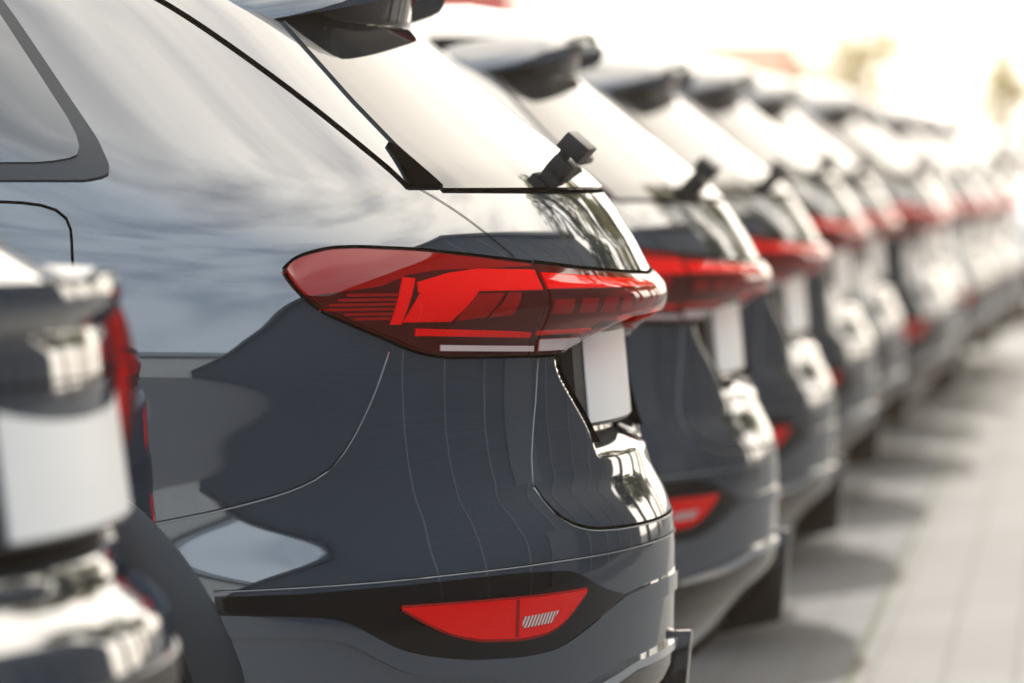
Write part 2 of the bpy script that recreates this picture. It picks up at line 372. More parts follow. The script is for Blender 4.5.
def make_suv():
    root = empty('parked_suv')
    zs = list(np.concatenate([np.arange(.22, .60, .02), np.arange(.60, .74, .0085), np.arange(.74, 1.03, .004), np.arange(1.03, 1.22, .0085), np.arange(1.22, 1.5, .02), np.arange(1.5, 1.602, .006)]))
    car_body(suv, 'body', [M['grey']], root, zs, [(WX, WZ), (FX, WZ)], .455)
    # underbody
    u = MB(); u.add([(-4.4, -.8, .21), (-.15, -.8, .21), (-.15, .8, .21), (-4.4, .8, .21)], [(0, 1, 2, 3)])
    u.box((-2.3, 0, .26), (3.9, 1.4, .08)); u.build('underbody', M['gap'], root)
    # shut lines
    g = Seams(suv, root, 'panel_gap')
    for m in (False, True):
        g.line([(-.912, .945), (-.936, .895), (-.985, .832), (-1.032, .785), (-1.073, .764), (-1.129, .748), (-1.241, .726), (-1.40, .70)], .0022, mirror=m, lit=.0022)
        g.line([(-.518, .930), (-.526, .864), (-.55, .804), (-.572, .745), (-.574, .739)], .0016, mirror=m, lit=.0018)
        g.line([(-.598, 1.074), (-.671, 1.13), (-.76, 1.184)], .002, mirror=m)
        g.line([(-.770, 1.176), (-.775, 1.215), (-.777, 1.277), (-.785, 1.321), (-.812, 1.39), (-.831, 1.428), (-.86, 1.47), (-.90, 1.5)], .012, mirror=m)
        g.line([(-1.45, .90), (-1.45, 1.083), (-1.425, 1.138), (-1.436, 1.150), (-1.455, 1.156), (-1.507, 1.158), (-1.75, 1.162)], .004, mirror=m)
        g.line([(-1.45, .92), (-1.50, .88), (-1.7, .80), (-1.9, .55), (-1.95, .36)], .006, mirror=m)
        g.line([(-HP - 1.25, 1.18), (-HP - 1.3, .8), (-HP - 1.3, .36)], .006, mirror=m)
        g.line([(-HP - 2.3, 1.1), (-HP - 2.35, .8), (-HP - 2.35, .36)], .006, mirror=m)
        g.line([(-1.3, .41), (-HP, .405)], .006, mirror=m)
    low = [(-.574, .739), (-.572, .716), (-.55, .695), (-.51, .678), (-.454, .668), (-.333, .664), (-.148, .663)]
    g.line(low + [(0, .663)] + [(-s, z) for s, z in low[::-1]], .0045, lit=.0035)
    crs = [(-1.295, .610), (-1.0, .617), (-.84, .622), (-.566, .628), (-.2, .632), (.2, .632), (.566, .628), (.84, .622), (1.0, .617), (1.295, .610)]
    g.line(crs, .0016, lit=.0016)
    # greenhouse glass
    gl = MB()
    def glass_fn(a, b, o):
        z = 1.174 + (1.5 - 1.174) * b; s = float(np.interp(z, [1.17, 1.234, 1.309, 1.412, 1.5], [.687, .687, .655, .598, .54])) * (2 * a - 1)
        return suv.S(s, z, o)
    patch(gl, glass_fn, 40, 30, .004, .012); rw = gl.build('rear_window', M['glass'], root)
    for m in (False, True):
        tr = MB(); quad(suv, tr, [(-.766, 1.177), (-.686, 1.177), (-.700, 1.238), (-.706, 1.240)], .006, .01, mirror=m)
        tr.build('corner_trim', M['gap'], rw)
    hs = MB(); seam(suv, hs, [(-.69, 1.1725), (-.3, 1.170), (.3, 1.170), (.69, 1.1725)], .006, .002); hs.build('window_seal', M['gap'], rw, sharp=None)
    # side windows: frame + pane
    for m in (False, True):
        def zone(mb, tt, bb, s0, s1, off, th, na=40): strip(suv, mb, tt, bb, s0, s1, off, th, na, 8, mirror=m)
        # rear quarter pane, rounded lower corner
        ft = [(-HP - 1.15, 1.50), (-1.17, 1.49), (-1.283, 1.246), (-1.305, 1.226), (-1.318, 1.212), (-1.330, 1.200)]
        fb = [(-HP - 1.15, 1.185), (-1.40, 1.1875), (-1.36, 1.188), (-1.335, 1.1905), (-1.330, 1.198)]
        # the frame panel runs from s=-2.72 back to its rounded corner; above it the sloping rear edge
        def frame_fn(a, b, o, g=0.):
            z = 1.187 + g + (1.49 - g - 1.187) * b
            edge = float(np.interp(z, [1.187, 1.1905, 1.197, 1.207, 1.222, 1.246, 1.45, 1.5], [-1.375, -1.345, -1.325, -1.313, -1.302, -1.284, -1.18, -1.155])) - g * 1.1
            s = (-HP - 1.16 + g) * (1 - a) + edge * a
            return suv.S(s if not m else -s, z, o)
        fr = MB(); patch(fr, lambda a, b, o: frame_fn(a, b ** 1.6, o), 40, 26, .004, .01); f = fr.build('side_window_frame', M['clad'], root)
        pn = MB(); 
        def pane_fn(a, b, o):
            b = b ** 1.5; z = 1.211 + (1.47 - 1.211) * b
            edge = float(np.interp(z, [1.211, 1.2145, 1.221, 1.232, 1.25, 1.274, 1.437, 1.48], [-1.415, -1.372, -1.347, -1.330, -1.313, -1.297, -1.212, -1.19]))
            s = (-HP - 1.12) * (1 - a) + edge * a
            return suv.S(s if not m else -s, z, o)
        patch(pn, pane_fn, 40, 26, .0065, .006); pn.build('pane', M['side_glass'], f)
        fr2 = MB(); strip(suv, fr2, [(-HP - 2.5, 1.20), (-HP - 2.0, 1.46), (-HP - 1.2, 1.49)], [(-HP - 2.5, 1.187), (-HP - 1.2, 1.187)], -HP - 2.5, -HP - 1.2, .004, .01, mirror=m)
        f2 = fr2.build('side_window_frame', M['clad'], root)
        p2 = MB(); strip(suv, p2, [(-HP - 2.4, 1.225), (-HP - 1.98, 1.44), (-HP - 1.25, 1.47)], [(-HP - 2.4, 1.211), (-HP - 1.25, 1.211)], -HP - 2.4, -HP - 1.25, .0065, .006, mirror=m); p2.build('pane', M['side_glass'], f2)
        for hx in (-.35, -1.5):
            h = MB(); P = [suv.S((-HP + hx - .11 + .22 * k / 8) * (-1 if m else 1), 1.02, .012 + .022 * math.sin(math.pi * k / 8)) for k in range(9)]
            h.tube(P, .011, 8); h.build('door_handle', M['grey'], root)
        mr = MB(); mr.box((-3.05, (1.0 if m else -1.0), 1.16), (.13, .2, .13)); mr.box((-3.05, (.9 if m else -.9), 1.12), (.06, .12, .04)); mr.build('mirror', M['grey'], root, bevel=.02)
    ws = MB(); patch(ws, lambda a, b, o: suv.front(-1.05 + 2.1 * a, 1.12 + .40 * b, o), 24, 16, .004, .01); ws.build('windscreen', M['glass'], root)
    # nose
    gr = MB(); patch(gr, lambda a, b, o: suv.front(-.66 + 1.32 * a, .70 + .05 * b, o), 24, 6, .006, .01); gr.build('grille', M['gloss_black'], root)
    li = MB(); patch(li, lambda a, b, o: suv.front(-1.15 + 2.3 * a, .225 + .235 * b, o), 24, 6, .006, .01); li.build('lower_grille', M['black'], root)
    for sg in (-1, 1):
        hl = MB(); patch(hl, lambda a, b, o: suv.front(sg * (.68 + .42 * a), .68 + .10 * b + .03 * a, o), 12, 6, .012, .014); h = hl.build('headlight', M['clear'], root)
        hi = MB(); patch(hi, lambda a, b, o: suv.front(sg * (.69 + .40 * a), .687 + .086 * b + .03 * a, o), 12, 4, .003, .004); hi.build('reflector', M['lamp_white'], h)
        fl = MB(); c = suv.front(sg * .80, .34); fl.tube([c + Vector((.02, 0, 0)), c + Vector((-.025, 0, 0))], .055, 16); fl.build('fog_light', M['lamp_white'], root)
    # ---- rear roof spoiler: painted blade, black box under it, fins
    def bow(y): return .85 - .85 * max(0., 1 - (abs(y) / .74) ** 2) ** (1 / 2.6)
    sp = MB(); rows = []
    for k in range(33):
        y = -.47 + .94 * k / 32; b_ = bow(y); e = ss(.28, .56, abs(y))
        tipx = -.345 - b_ * .75 - .16 * e; dz = -.085 * (abs(y) / .5) ** 1.8 + .012
        rows.append([Vector((-.86 - b_ * .6, y, 1.578 - .035 * e)), Vector((-.62 - b_ * .7, y, 1.568 + dz)), Vector((tipx - .10, y, 1.541 + dz)), Vector((tipx - .022, y, 1.519 + dz)), Vector((tipx - .006, y, 1.508 + dz)),
                     Vector((tipx, y, 1.482 + dz)), Vector((tipx - .05, y, 1.476 + dz)), Vector((-.62 - b_, y, 1.47 + dz)), Vector((-.86 - b_ * .6, y, 1.50))])
    for r_ in rows: r_.append(r_[0])
    sp.grid(rows); sp.add(rows[0][:-1], [tuple(range(9))]); sp.add(rows[-1][:-1], [tuple(range(9))])
    spo = sp.build('roof_spoiler', M['grey'], root, sharp=50)
    bx = MB(); rows = []
    for k in range(33):
        y = -.43 + .86 * k / 32; b_ = bow(y); e = ss(.28, .43, abs(y)) ; zl = 1.386 + .04 * e; tx = -.398 - b_ * 1.0 - .10 * e
        rows.append([Vector((-.62 - b_, y, 1.497)), Vector((tx + .012, y, 1.503)), Vector((tx, y, 1.44)), Vector((tx - .004, y, 1.405 + .03 * e)), Vector((tx - .02, y, zl + .006)), Vector((tx - .04, y, zl)), Vector((tx - .08, y, zl + .004)), Vector((-.62 - b_, y, zl + .03))])
    for r_ in rows: r_.append(r_[0])
    bx.grid(rows); bx.add(rows[0][:-1], [tuple(range(8))]); bx.add(rows[-1][:-1], [tuple(range(8))])
    bx.build('brake_light_housing', M['gloss_black'], spo, sharp=60)
    # shark fin aerial
    sf = MB(); sf.add([(-1.1, -.03, 1.59), (-1.1, .03, 1.59), (-.93, .035, 1.58), (-.93, -.035, 1.58), (-.95, 0, 1.655), (-.99, 0, 1.655)], [(0, 1, 5), (1, 2, 4, 5), (2, 3, 4), (3, 0, 5, 4), (0, 3, 2, 1)]); sf.build('roof_aerial', M['grey'], root)
    # ---- rear wiper pivot
    wp = MB(); s0 = -.19; z0 = 1.192
    p = suv.S(s0, z0, .004); n = suv.N(s0, z0); up = (suv.P0(s0, z0 + .02) - suv.P0(s0, z0)).normalized(); la = n.cross(up).normalized()
    fm = Matrix((n, up, la)).transposed()
    wp.box(p + n * .010 + up * .010, (.026, .036, .044), fm); wp.box(p + n * .026 + up * .020, (.022, .016, .034), fm); w_ = wp.build('rear_wiper', M['black'], root, bevel=.004)
    hd = MB(); hd.box(p + n * .047 + up * .014, (.030, .044, .056), fm); hd.build('pivot_cap', M['black'], w_, bevel=.003)
    ar = MB(); ar.tube([suv.S(-.1, 1.2, .03), suv.S(.2, 1.205, .022), suv.S(.52, 1.212, .018)], [.012, .009, .006], 8); ar.build('wiper_arm', M['black'], w_)
    # ---- tail lights
    lt = [(-1.138, 1.060), (-1.134, 1.068), (-1.12, 1.075), (-1.089, 1.083), (-1.04, 1.091), (-.98, 1.092), (-.839, 1.087), (-.70, 1.077), (-.59, 1.068), (-.397, 1.054), (-.221, 1.046), (0, 1.040)]
    lb = [(-1.138, 1.060), (-1.134, 1.048), (-1.125, 1.036), (-1.10, 1.019), (-1.073, 1.002), (-1.0, .978), (-.928, .957), (-.888, .945), (-.84, .937), (-.78, .932), (-.518, .928), (-.435, .928), (-.40, .932), (-.36, .942), (-.277, .976), (-.22, .984), (0, .986)]
    lt, lb = [[(a_ + .022 * ss(-.72, -.95, a_), b_) for a_, b_ in q] for q in (lt, lb)]
    def smoothed(pts, sg=.012):
        xs = np.linspace(pts[0][0], pts[-1][0], 600); v = np.interp(xs, [a for a, _ in pts], [b for _, b in pts]); d = xs[1] - xs[0]; n_ = max(1, int(3 * sg / d))
        k = np.exp(-.5 * (np.arange(-n_, n_ + 1) * d / sg) ** 2); k /= k.sum(); v = np.convolve(np.pad(v, n_, mode='reflect', reflect_type='odd'), k, mode='valid')
        return lambda s: float(np.interp(s, xs, v))
    LT, LB = smoothed(lt, .010), smoothed(lb, .010)
    for m in (False, True):
        # outer lamp on the fender, inner lamp on the tailgate; both glazed
        for (s0, s1, inner) in ((-1.114, -.556, False), (-.550, 0, True)):
            lens = MB(); patch(lens, lambda a, b, o: suv.S((s0 + (s1 - s0) * a) * (-1 if m else 1), LB(s0 + (s1 - s0) * a) + .003 + (LT(s0 + (s1 - s0) * a) - LB(s0 + (s1 - s0) * a) - .006) * b, o - (.010 * b ** 1.7 if o > .005 else 0)), 70, 18, .0135, .0155)
            lamp = lens.build('tail_light', M['lens'], root, sharp=45)
            h = MB(); strip(suv, h, lambda s: LT(s), lambda s: LB(s), s0 - (0 if inner else .003), s1, .0015, .003, 60, 10, mirror=m); h.build('lamp_housing', M['lamp_house'], lamp)
            rim = MB(); 
            ss_ = [s0 + (s1 - s0) * k / 60 for k in range(61)]
            if not inner:
                seam(suv, rim, [(s, LT(s) + .001) for s in ss_], .0042, .003, mirror=m)
            seam(suv, rim, [(s, LB(s) - .001) for s in ss_], .004, .003, mirror=m)
            if inner: seam(suv, rim, [(s, LT(s) + .002) for s in ss_], .005, .0025, mirror=m)
            rim.build('lamp_gasket', M['gap'], lamp, sharp=None)
            e = MB(); d = MB(); wv = MB()
            if not inner:
                e_off = .005
                quad(suv, e, [(-.915, .981), (-.893, .981), (-.858, 1.046), (-.884, 1.048)], e_off, mirror=m)       # bright hooked bar
                strip(suv, e, [(-.858, 1.040), (-.823, 1.046), (-.783, 1.053), (-.711, 1.058), (-.562, 1.054)], [(-.858, 1.026), (-.72, 1.026), (-.562, 1.025)], -.855, -.562, e_off, .004, mirror=m)
                quad(suv, e, [(-.888, .984), (-.785, .984), (-.722, 1.027), (-.850, 1.027)], e_off, mirror=m)
                d1 = MB(); quad(suv, d1, [(-.772, .985), (-.705, .989), (-.662, 1.023), (-.742, 1.022)], .0045, mirror=m); d1.build('dark_reflector', M['lamp_dark'], lamp)
                d2 = MB(); quad(suv, d2, [(-.695, .989), (-.64, .991), (-.62, 1.023), (-.650, 1.023)], .0045, mirror=m); d2.build('dark_reflector', M['lamp_dark'], lamp)
                strip(suv, e, [(-.86, .975), (-.64, .968), (-.56, .964)], [(-.835, .964), (-.64, .959), (-.56, .957)], -.86, -.562, .0045, .003, mirror=m)
                strip(suv, wv, [(-.815, .951), (-.56, .945)], [(-.815, .942), (-.56, .936)], -.812, -.562, .0148, .003, mirror=m)
                for k in range(6):                                                    # ribbed dark field ahead of the hook
                    zz = .988 + .0068 * k
                    strip(suv, d, [(-1.07, zz + .0038), (-.90, zz + .0038)], [(-1.07, zz), (-.90, zz)], -1.055 + .018 * abs(2 - k) + (.03 if k < 2 else 0), -.915 + .005 * k, .003, .002, 10, 2, mirror=m)
                dd = MB(); strip(suv, dd, lambda s: LT(s) - .002, lambda s: max(LB(s) + .002, float(np.interp(s, [-1.136, -1.07, -.93, -.87, -.80, -.562], [1.03, 1.024, 1.036, 1.052, 1.058, 1.061]))), -1.108, -.562, .0022, .001, 40, 4, mirror=m); dd.build('upper_reflector', M['lamp_dark'], lamp)
            else:
                strip(suv, e, [(-.545, 1.050), (-.3, 1.038), (0, 1.030)], [(-.545, 1.026), (-.3, 1.024), (0, 1.020)], -.545, 0, .005, .004, mirror=m)
                for k in range(6):
                    sA = -.53 + .088 * k; hgt = .020 if k < 4 else .012
                    strip(suv, d, [(-.6, 1.012), (0, 1.009)], [(-.6, 1.012 - hgt), (0, 1.009 - hgt)], sA, sA + .06, .004, .003, 8, 3, mirror=m)
                strip(suv, wv, [(-.546, .957), (-.33, .958)], [(-.546, .936), (-.42, .936), (-.33, .952)], -.545, -.345, .0148, .003, mirror=m)
                strip(suv, e, [(-.546, .966), (-.33, .966)], [(-.546, .960), (-.33, .961)], -.545, -.33, .004, .003, mirror=m)
            e.build('red_reflector', M['lamp_red'], lamp); d.build('dark_reflector', M['lamp_dark'], lamp); wv.build('reversing_light', M['lamp_white'], lamp)
    # ---- bumper: black band, reflectors
    tt = [(-1.30, .603), (-1.161, .603), (-1.008, .608), (-.839, .613), (-.687, .616), (-.53, .616)]
    tb = [(-1.30, .576), (-1.193, .573), (-1.105, .569), (-1.064, .561), (-1.016, .540), (-.968, .519), (-.904, .506), (-.815, .497), (-.687, .494), (-.60, .498), (-.566, .503), (-.50, .52), (-.47, .528), (-.389, .550)]
    TT = smoothed(tt[:-1] + [(-.545, .612), (-.50, .602), (-.46, .588), (-.40, .573), (-.34, .5645), (-.33, .564)], .012); TB = smoothed(tb + [(-.34, .5605), (-.30, .564), (-.2, .57), (0, .572)], .02)
    for m in (False, True):
        bt = MB(); strip(suv, bt, lambda s: max(TT(s), TB(s) + .001), TB, -1.295, -.345, .003, .012, 90, 10, mirror=m); btp = bt.build('bumper_trim', M['gloss_black'], root, sharp=40)
        rt = smoothed([(-.962, .5785), (-.864, .5785), (-.743, .579), (-.63, .579), (-.494, .581)], .01); rb = smoothed([(-.962, .5775), (-.904, .552), (-.856, .536), (-.791, .525), (-.687, .521), (-.62, .525), (-.58, .534), (-.542, .551), (-.494, .579)], .01)
        rf_ = MB(); strip(suv, rf_, rt, rb, -.962, -.494, .007, .01, 60, 8, mirror=m); rp = rf_.build('bumper_reflector', M['refl'], root, sharp=40)
        rg = MB(); seam(suv, rg, [(-.962 + .468 * k / 50, rb(-.962 + .468 * k / 50) - .002) for k in range(51)], .004, .006, mirror=m); seam(suv, rg, [(-.962 + .468 * k / 50, rt(-.962 + .468 * k / 50) + .002) for k in range(51)], .003, .006, mirror=m)
        rg.build('reflector_rim', M['lamp_dark'], rp, sharp=None)
        rv = MB(); quad(suv, rv, [(-.688, .536), (-.61, .539), (-.585, .556), (-.686, .552)], .0078, .003, mirror=m); rv.build('clear_segment', M['prism'], rp)
        db = MB(); quad(suv, db, [(-.706, .524), (-.697, .524), (-.694, .578), (-.703, .578)], .0074, .002, 4, 6, mirror=m); db.build('divider', M['lamp_dark'], rp)
        # ledge of the lower bumper, a raised lip under the black band
        ld = MB(); strip(suv, ld, lambda s: TB(s) - .001, lambda s: TB(s) - .03, -1.30, 0, .005, .009, 90, 8, mirror=m); ld.build('bumper_lip', M['grey'], root, sharp=40)
    # ---- skid plate, diffuser, centre block
    df = MB(); strip(suv, df, [(-1.2, .33), (-.6, .415), (-.3, .446), (0, .452), (.3, .446), (.6, .415), (1.2, .33)], [(-1.2, .235), (1.2, .235)], -1.2, 1.2, .006, .03, 70, 12); dfo = df.build('diffuser', M['gloss_black'], root)
    sk = MB(); strip(suv, sk, [(-.66, .418), (-.43, .440), (-.29, .459), (0, .466), (.29, .459), (.43, .440), (.66, .418)], [(-.66, .410), (-.43, .426), (-.29, .446), (0, .453), (.29, .446), (.43, .426), (.66, .410)], -.66, .66, .010, .02, 60, 3); sk.build('skid_strip', M['chrome'], dfo)
    for sg in (1,):
        tb_ = MB(); y = sg * .11
        tb_.add([(-.03, y - .02, .47), (.048, y - .02, .474), (.048, y + .02, .474), (-.03, y + .02, .47), (-.10, y - .02, .25), (.030, y - .02, .28), (.030, y + .02, .28), (-.10, y + .02, .25)],
                [(0, 1, 2, 3), (4, 7, 6, 5), (0, 4, 5, 1), (1, 5, 6, 2), (2, 6, 7, 3), (3, 7, 4, 0)]); tb_.build('diffuser_fin', M['gloss_black'], root, bevel=.006)
    # ---- number plate
    def rec(y, z): return suv.P0(math.copysign(math.asin(min(1, abs(y) / suv.w(z))), y), z).x
    pb = MB(); patch(pb, lambda a, b, o: Vector((rec((-.34 + .68 * a) * (1 - .24 * (1 - b)), .80 + .155 * b) + o, (-.34 + .68 * a) * (1 - .24 * (1 - b)), .80 + .155 * b)), 24, 6, .003, .005)
    pbo = pb.build('plate_recess_panel', M['gloss_black'], root)
    pl = MB(); rows = []
    patch(pl, lambda a, b, o: Vector((-.062 - .012 * b - .35 * (-.26 + .52 * a) ** 2 + o, -.25 + .50 * a, .818 + .135 * b)), 16, 4, .016, .02)
    for m in (1, -1):                                                 # added black strip that hides the sky glint along the recess edge
        g.line([(-m * math.asin((.275 + .13 * ss(.78, .93, z) - .15 * ss(.935, .985, z) + .000) / suv.w(z)), z) for z in np.linspace(.785, .955, 24)], .022, .009)
    po = pl.build('number_plate', M['plate'], root)
    hd = MB(); patch(hd, lambda a, b, o: Vector((-.062 - .012 * b - .35 * (-.30 + .60 * a) ** 2 + o, -.30 + .60 * a, .812 + .147 * b)), 16, 4, .012, .02); hd.build('plate_holder', M['black'], po)
    # ---- wheels
    for x in (WX, FX):
        for sg in (-1, 1):
            wheel(root, x, sg * .80, WZ); arch_trim(suv, root, x, WZ, sg)
    return root

# ================================================================== the hatchback nearest the camera (its tail only enters at left)
R2 = [(.1, 0.), (.2, .03), (.30, .05), (.42, .06), (.60, .068), (.70, .066), (.745, .056), (.762, .040), (.775, .018), (.80, .006), (.83, -.002), (.90, -.010), (.915, -.004), (.94, .0), (.98, .003), (1.03, -.003), (1.04, -.010), (1.055, -.012),
      (1.07, -.016), (1.082, -.035), (1.105, -.08), (1.15, -.16), (1.2, -.32), (1.3, -.66), (1.36, -.95), (1.40, -1.3), (1.43, -1.7), (1.75, -2.6)]
W2 = [(.1, .78), (.2, .86), (.35, .91), (.5, .92), (.65, .925), (.76, .922), (.8, .912), (.88, .908), (.95, .905), (1.0, .895), (1.05, .875), (1.1, .84), (1.15, .79), (1.2, .75), (1.3, .67), (1.38, .58), (1.42, .48), (1.44, .3), (1.75, .1)]
F2 = [(.1, -4.35), (.25, -4.45), (.5, -4.5), (.66, -4.45), (.76, -4.25), (.85, -3.9), (.92, -3.4), (.98, -3.15), (1.1, -2.85), (1.3, -2.3), (1.4, -1.95), (1.44, -1.75), (1.75, -1.6)]
hatch = Shell(R2, W2, F2, L=.85, p=2.6, sr=.006, sw=.02)
def hatch_mod(x, y, z, t):
    if t > 1.2: return x
    a = abs(y); half = .29 + .05 * ss(.80, .93, z)
    return x - .035 * (1 - ss(half - .02, half + .02, a)) * ss(.805, .83, z) * (1 - ss(.915, .935, z))
hatch.mod = hatch_mod

def make_hatch():
    root = empty('parked_hatchback')
    zs = list(np.concatenate([np.arange(.2, .70, .025), np.arange(.70, 1.13, .007), np.arange(1.13, 1.42, .02), [1.425, 1.432]]))
    wz, wx, fx = .33, -.90, -3.55
    car_body(hatch, 'body', [M['grey']], root, zs, [(wx, wz), (fx, wz)], .42)
    u = MB(); u.box((-2.2, 0, .24), (3.9, 1.4, .08)); u.build('underbody', M['gap'], root)
    lp = MB(); patch(lp, lambda a, b, o: hatch.S(-1.05 + 2.1 * a, 1.040 + .030 * b, o + .03 * b), 50, 6, .006, .03); lp.build('tail_spoiler', M['grey'], root)
    gl = MB(); patch(gl, lambda a, b, o: hatch.S((-.80 + 1.6 * a) * (1 - .15 * b), 1.122 + .24 * b, o), 30, 16, .004, .01); gl.build('rear_window', M['glass'], root)
    for m in (False, True):
        sw = MB(); strip(hatch, sw, [(-HP - 2.1, 1.0), (-HP - 1.4, 1.33), (-HP - .4, 1.36), (-1.35, 1.28), (-1.2, 1.13)], [(-HP - 2.1, .985), (-1.2, 1.085)], -HP - 2.05, -1.22, .004, .01, 50, 8, mirror=m); sw.build('side_window', M['glass'], root)
        tl = MB(); strip(hatch, tl, [(-1.25, 1.03), (-1.0, 1.052), (-.62, 1.056), (-.42, 1.054)], [(-1.25, .985), (-1.1, .94), (-.85, .88), (-.55, .872), (-.42, .92)], -1.25, -.42, .028, .032, 50, 10, mirror=m)
        lamp = tl.build('tail_light', M['lens'], root)
        hs = MB(); strip(hatch, hs, [(-1.25, 1.03), (-1.0, 1.05), (-.62, 1.054), (-.42, 1.052)], [(-1.25, .987), (-1.1, .942), (-.85, .882), (-.55, .874), (-.42, .922)], -1.245, -.425, .014, .004, 50, 6, mirror=m); hs.build('red_reflector', M['lamp_red'], lamp)
        cl = MB(); strip(hatch, cl, [(-.6, 1.05), (-.43, 1.05)], [(-.6, 1.0), (-.43, .985)], -.60, -.43, .018, .004, 10, 4, mirror=m); cl.build('reversing_light', M['lamp_dark'], lamp)
        rr = MB(); strip(hatch, rr, [(-1.1, .735), (-.50, .732)], [(-1.1, .715), (-.50, .715)], -.60, -.48, .006, .008, 20, 3, mirror=m); rr.build('bumper_reflector', M['refl'], root)
    g = Seams(hatch, root, 'panel_gap'); g.line([(-.9, .985), (-.3, .992), (.3, .992), (.9, .985)], .004); g.line([(-.9, .90), (-.78, .83), (-.6, .785), (.6, .785), (.78, .83), (.9, .90)], .006)
    tr = MB(); strip(hatch, tr, [(-1.3, .70), (0, .70), (1.3, .70)], [(-1.3, .665), (0, .665), (1.3, .665)], -1.3, 1.3, .004, .008, 60, 4); tr.build('bumper_trim', M['black'], root)
    df = MB(); strip(hatch, df, [(-1.1, .36), (0, .40), (1.1, .36)], [(-1.1, .22), (1.1, .22)], -1.1, 1.1, .005, .008, 40, 4); df.build('diffuser', M['black'], root)
    hb = MB(); strip(hatch, hb, [(-.42, .930), (.42, .930)], [(-.42, .912), (.42, .912)], -.42, .42, .012, .016, 30, 4); hb.build('boot_handle', M['chrome'], root)
    def rx(y, z): return hatch.P0(math.copysign(math.asin(abs(y) / hatch.w(z)), y), z).x
    pb = MB(); patch(pb, lambda a, b, o: Vector((rx(-.29 + .58 * a, .815 + .105 * b) + o, -.29 + .58 * a, .815 + .105 * b)), 20, 5, .004, .006); pb.build('plate_recess_panel', M['black'], root)
    pl = MB(); patch(pl, lambda a, b, o: Vector((.004 - .018 * b - .36 * (-.26 + .52 * a) ** 2 + o, -.26 + .52 * a, .845 + .130 * b)), 16, 4, .012, .02); po = pl.build('number_plate', M['plate'], root)
    hd = MB(); patch(hd, lambda a, b, o: Vector((.004 - .018 * b - .36 * (-.285 + .57 * a) ** 2 + o, -.285 + .57 * a, .838 + .144 * b)), 16, 4, .008, .02); hd.build('plate_holder', M['black'], po)
    for x in (wx, fx):
        for sg in (-1, 1):
            wheel(root, x, sg * .78, wz, .33, .22); arch_trim(hatch, root, x, wz, sg, .385, .44)
    return root

# ================================================================== setting
def paving(name, base, mortar, bw, rh, contrast):
    m = bpy.data.materials.new(name); m.use_nodes = True; nt = m.node_tree; b = nt.nodes['Principled BSDF']; L = nt.links.new
    tc = nt.nodes.new('ShaderNodeTexCoord'); mp = nt.nodes.new('ShaderNodeMapping'); mp.inputs['Rotation'].default_value = (0, 0, R(90))
    br = nt.nodes.new('ShaderNodeTexBrick'); br.inputs['Scale'].default_value = 1.; br.inputs['Brick Width'].default_value = bw; br.inputs['Row Height'].default_value = rh
    br.inputs['Mortar Size'].default_value = .006; br.inputs['Mortar Smooth'].default_value = .3; br.inputs['Bias'].default_value = 0
    br.inputs['Color1'].default_value = (*[c * (1 - contrast) for c in base], 1); br.inputs['Color2'].default_value = (*[c * (1 + contrast) for c in base], 1); br.inputs['Mortar'].default_value = (*mortar, 1)
    n = nt.nodes.new('ShaderNodeTexNoise'); n.inputs['Scale'].default_value = 1.4; n.inputs['Detail'].default_value = 8
    n2 = nt.nodes.new('ShaderNodeTexNoise'); n2.inputs['Scale'].default_value = 60; n2.inputs['Detail'].default_value = 4
    rp = nt.nodes.new('ShaderNodeMapRange'); rp.inputs[1].default_value = .3; rp.inputs[2].default_value = .7; rp.inputs[3].default_value = .75; rp.inputs[4].default_value = 1.15
    rp2 = nt.nodes.new('ShaderNodeMapRange'); rp2.inputs[1].default_value = .3; rp2.inputs[2].default_value = .7; rp2.inputs[3].default_value = .85; rp2.inputs[4].default_value = 1.12
    mu = nt.nodes.new('ShaderNodeMath'); mu.operation = 'MULTIPLY'
    hs = nt.nodes.new('ShaderNodeHueSaturation')
    L(tc.outputs['Object'], mp.inputs[0]); L(mp.outputs[0], br.inputs['Vector']); L(tc.outputs['Object'], n.inputs['Vector']); L(tc.outputs['Object'], n2.inputs['Vector'])
    L(n.outputs['Fac'], rp.inputs[0]); L(n2.outputs['Fac'], rp2.inputs[0]); L(rp.outputs[0], mu.inputs[0]); L(rp2.outputs[0], mu.inputs[1]); L(mu.outputs[0], hs.inputs['Value'])
    L(br.outputs['Color'], hs.inputs['Color']); L(hs.outputs[0], b.inputs['Base Color']); b.inputs['Roughness'].default_value = .75
    bp = nt.nodes.new('ShaderNodeBump'); bp.inputs['Strength'].default_value = .4; bp.inputs['Distance'].default_value = .004; bp.invert = True
    L(br.outputs['Fac'], bp.inputs['Height']); L(bp.outputs[0], b.inputs['Normal'])
    return m

def sheet(name, x0, x1, y0, y1, z, m):
    mb = MB(); mb.add([(x0, y0, z), (x1, y0, z), (x1, y1, z), (x0, y1, z)], [(0, 1, 2, 3)]); return tag(mb.build(name, m, None), kind='structure')

EDGE = .136
sheet('ground', -400, 400, -400, 600, -.008, mat('asphalt_ground', (.048, .056, .066), .9, noise=(3, .2)))
sheet('pavement', EDGE, 1.45, -25, 75, 0, paving('light_pavers', (.108, .106, .103), (.046, .044, .038), .42, .172, .07))
sheet('parking_bay_paving', -5.5, EDGE - .018, -25, 75, 0, paving('grey_pavers', (.058, .061, .065), (.034, .038, .029), .36, .172, .10))
mb = MB(); mb.box((EDGE - .009, 25, -.002), (.018, 100, .002)); tag(mb.build('mossy_joint', mat('moss_joint', (.07, .085, .04), .9, noise=(8, .5))), kind='structure')

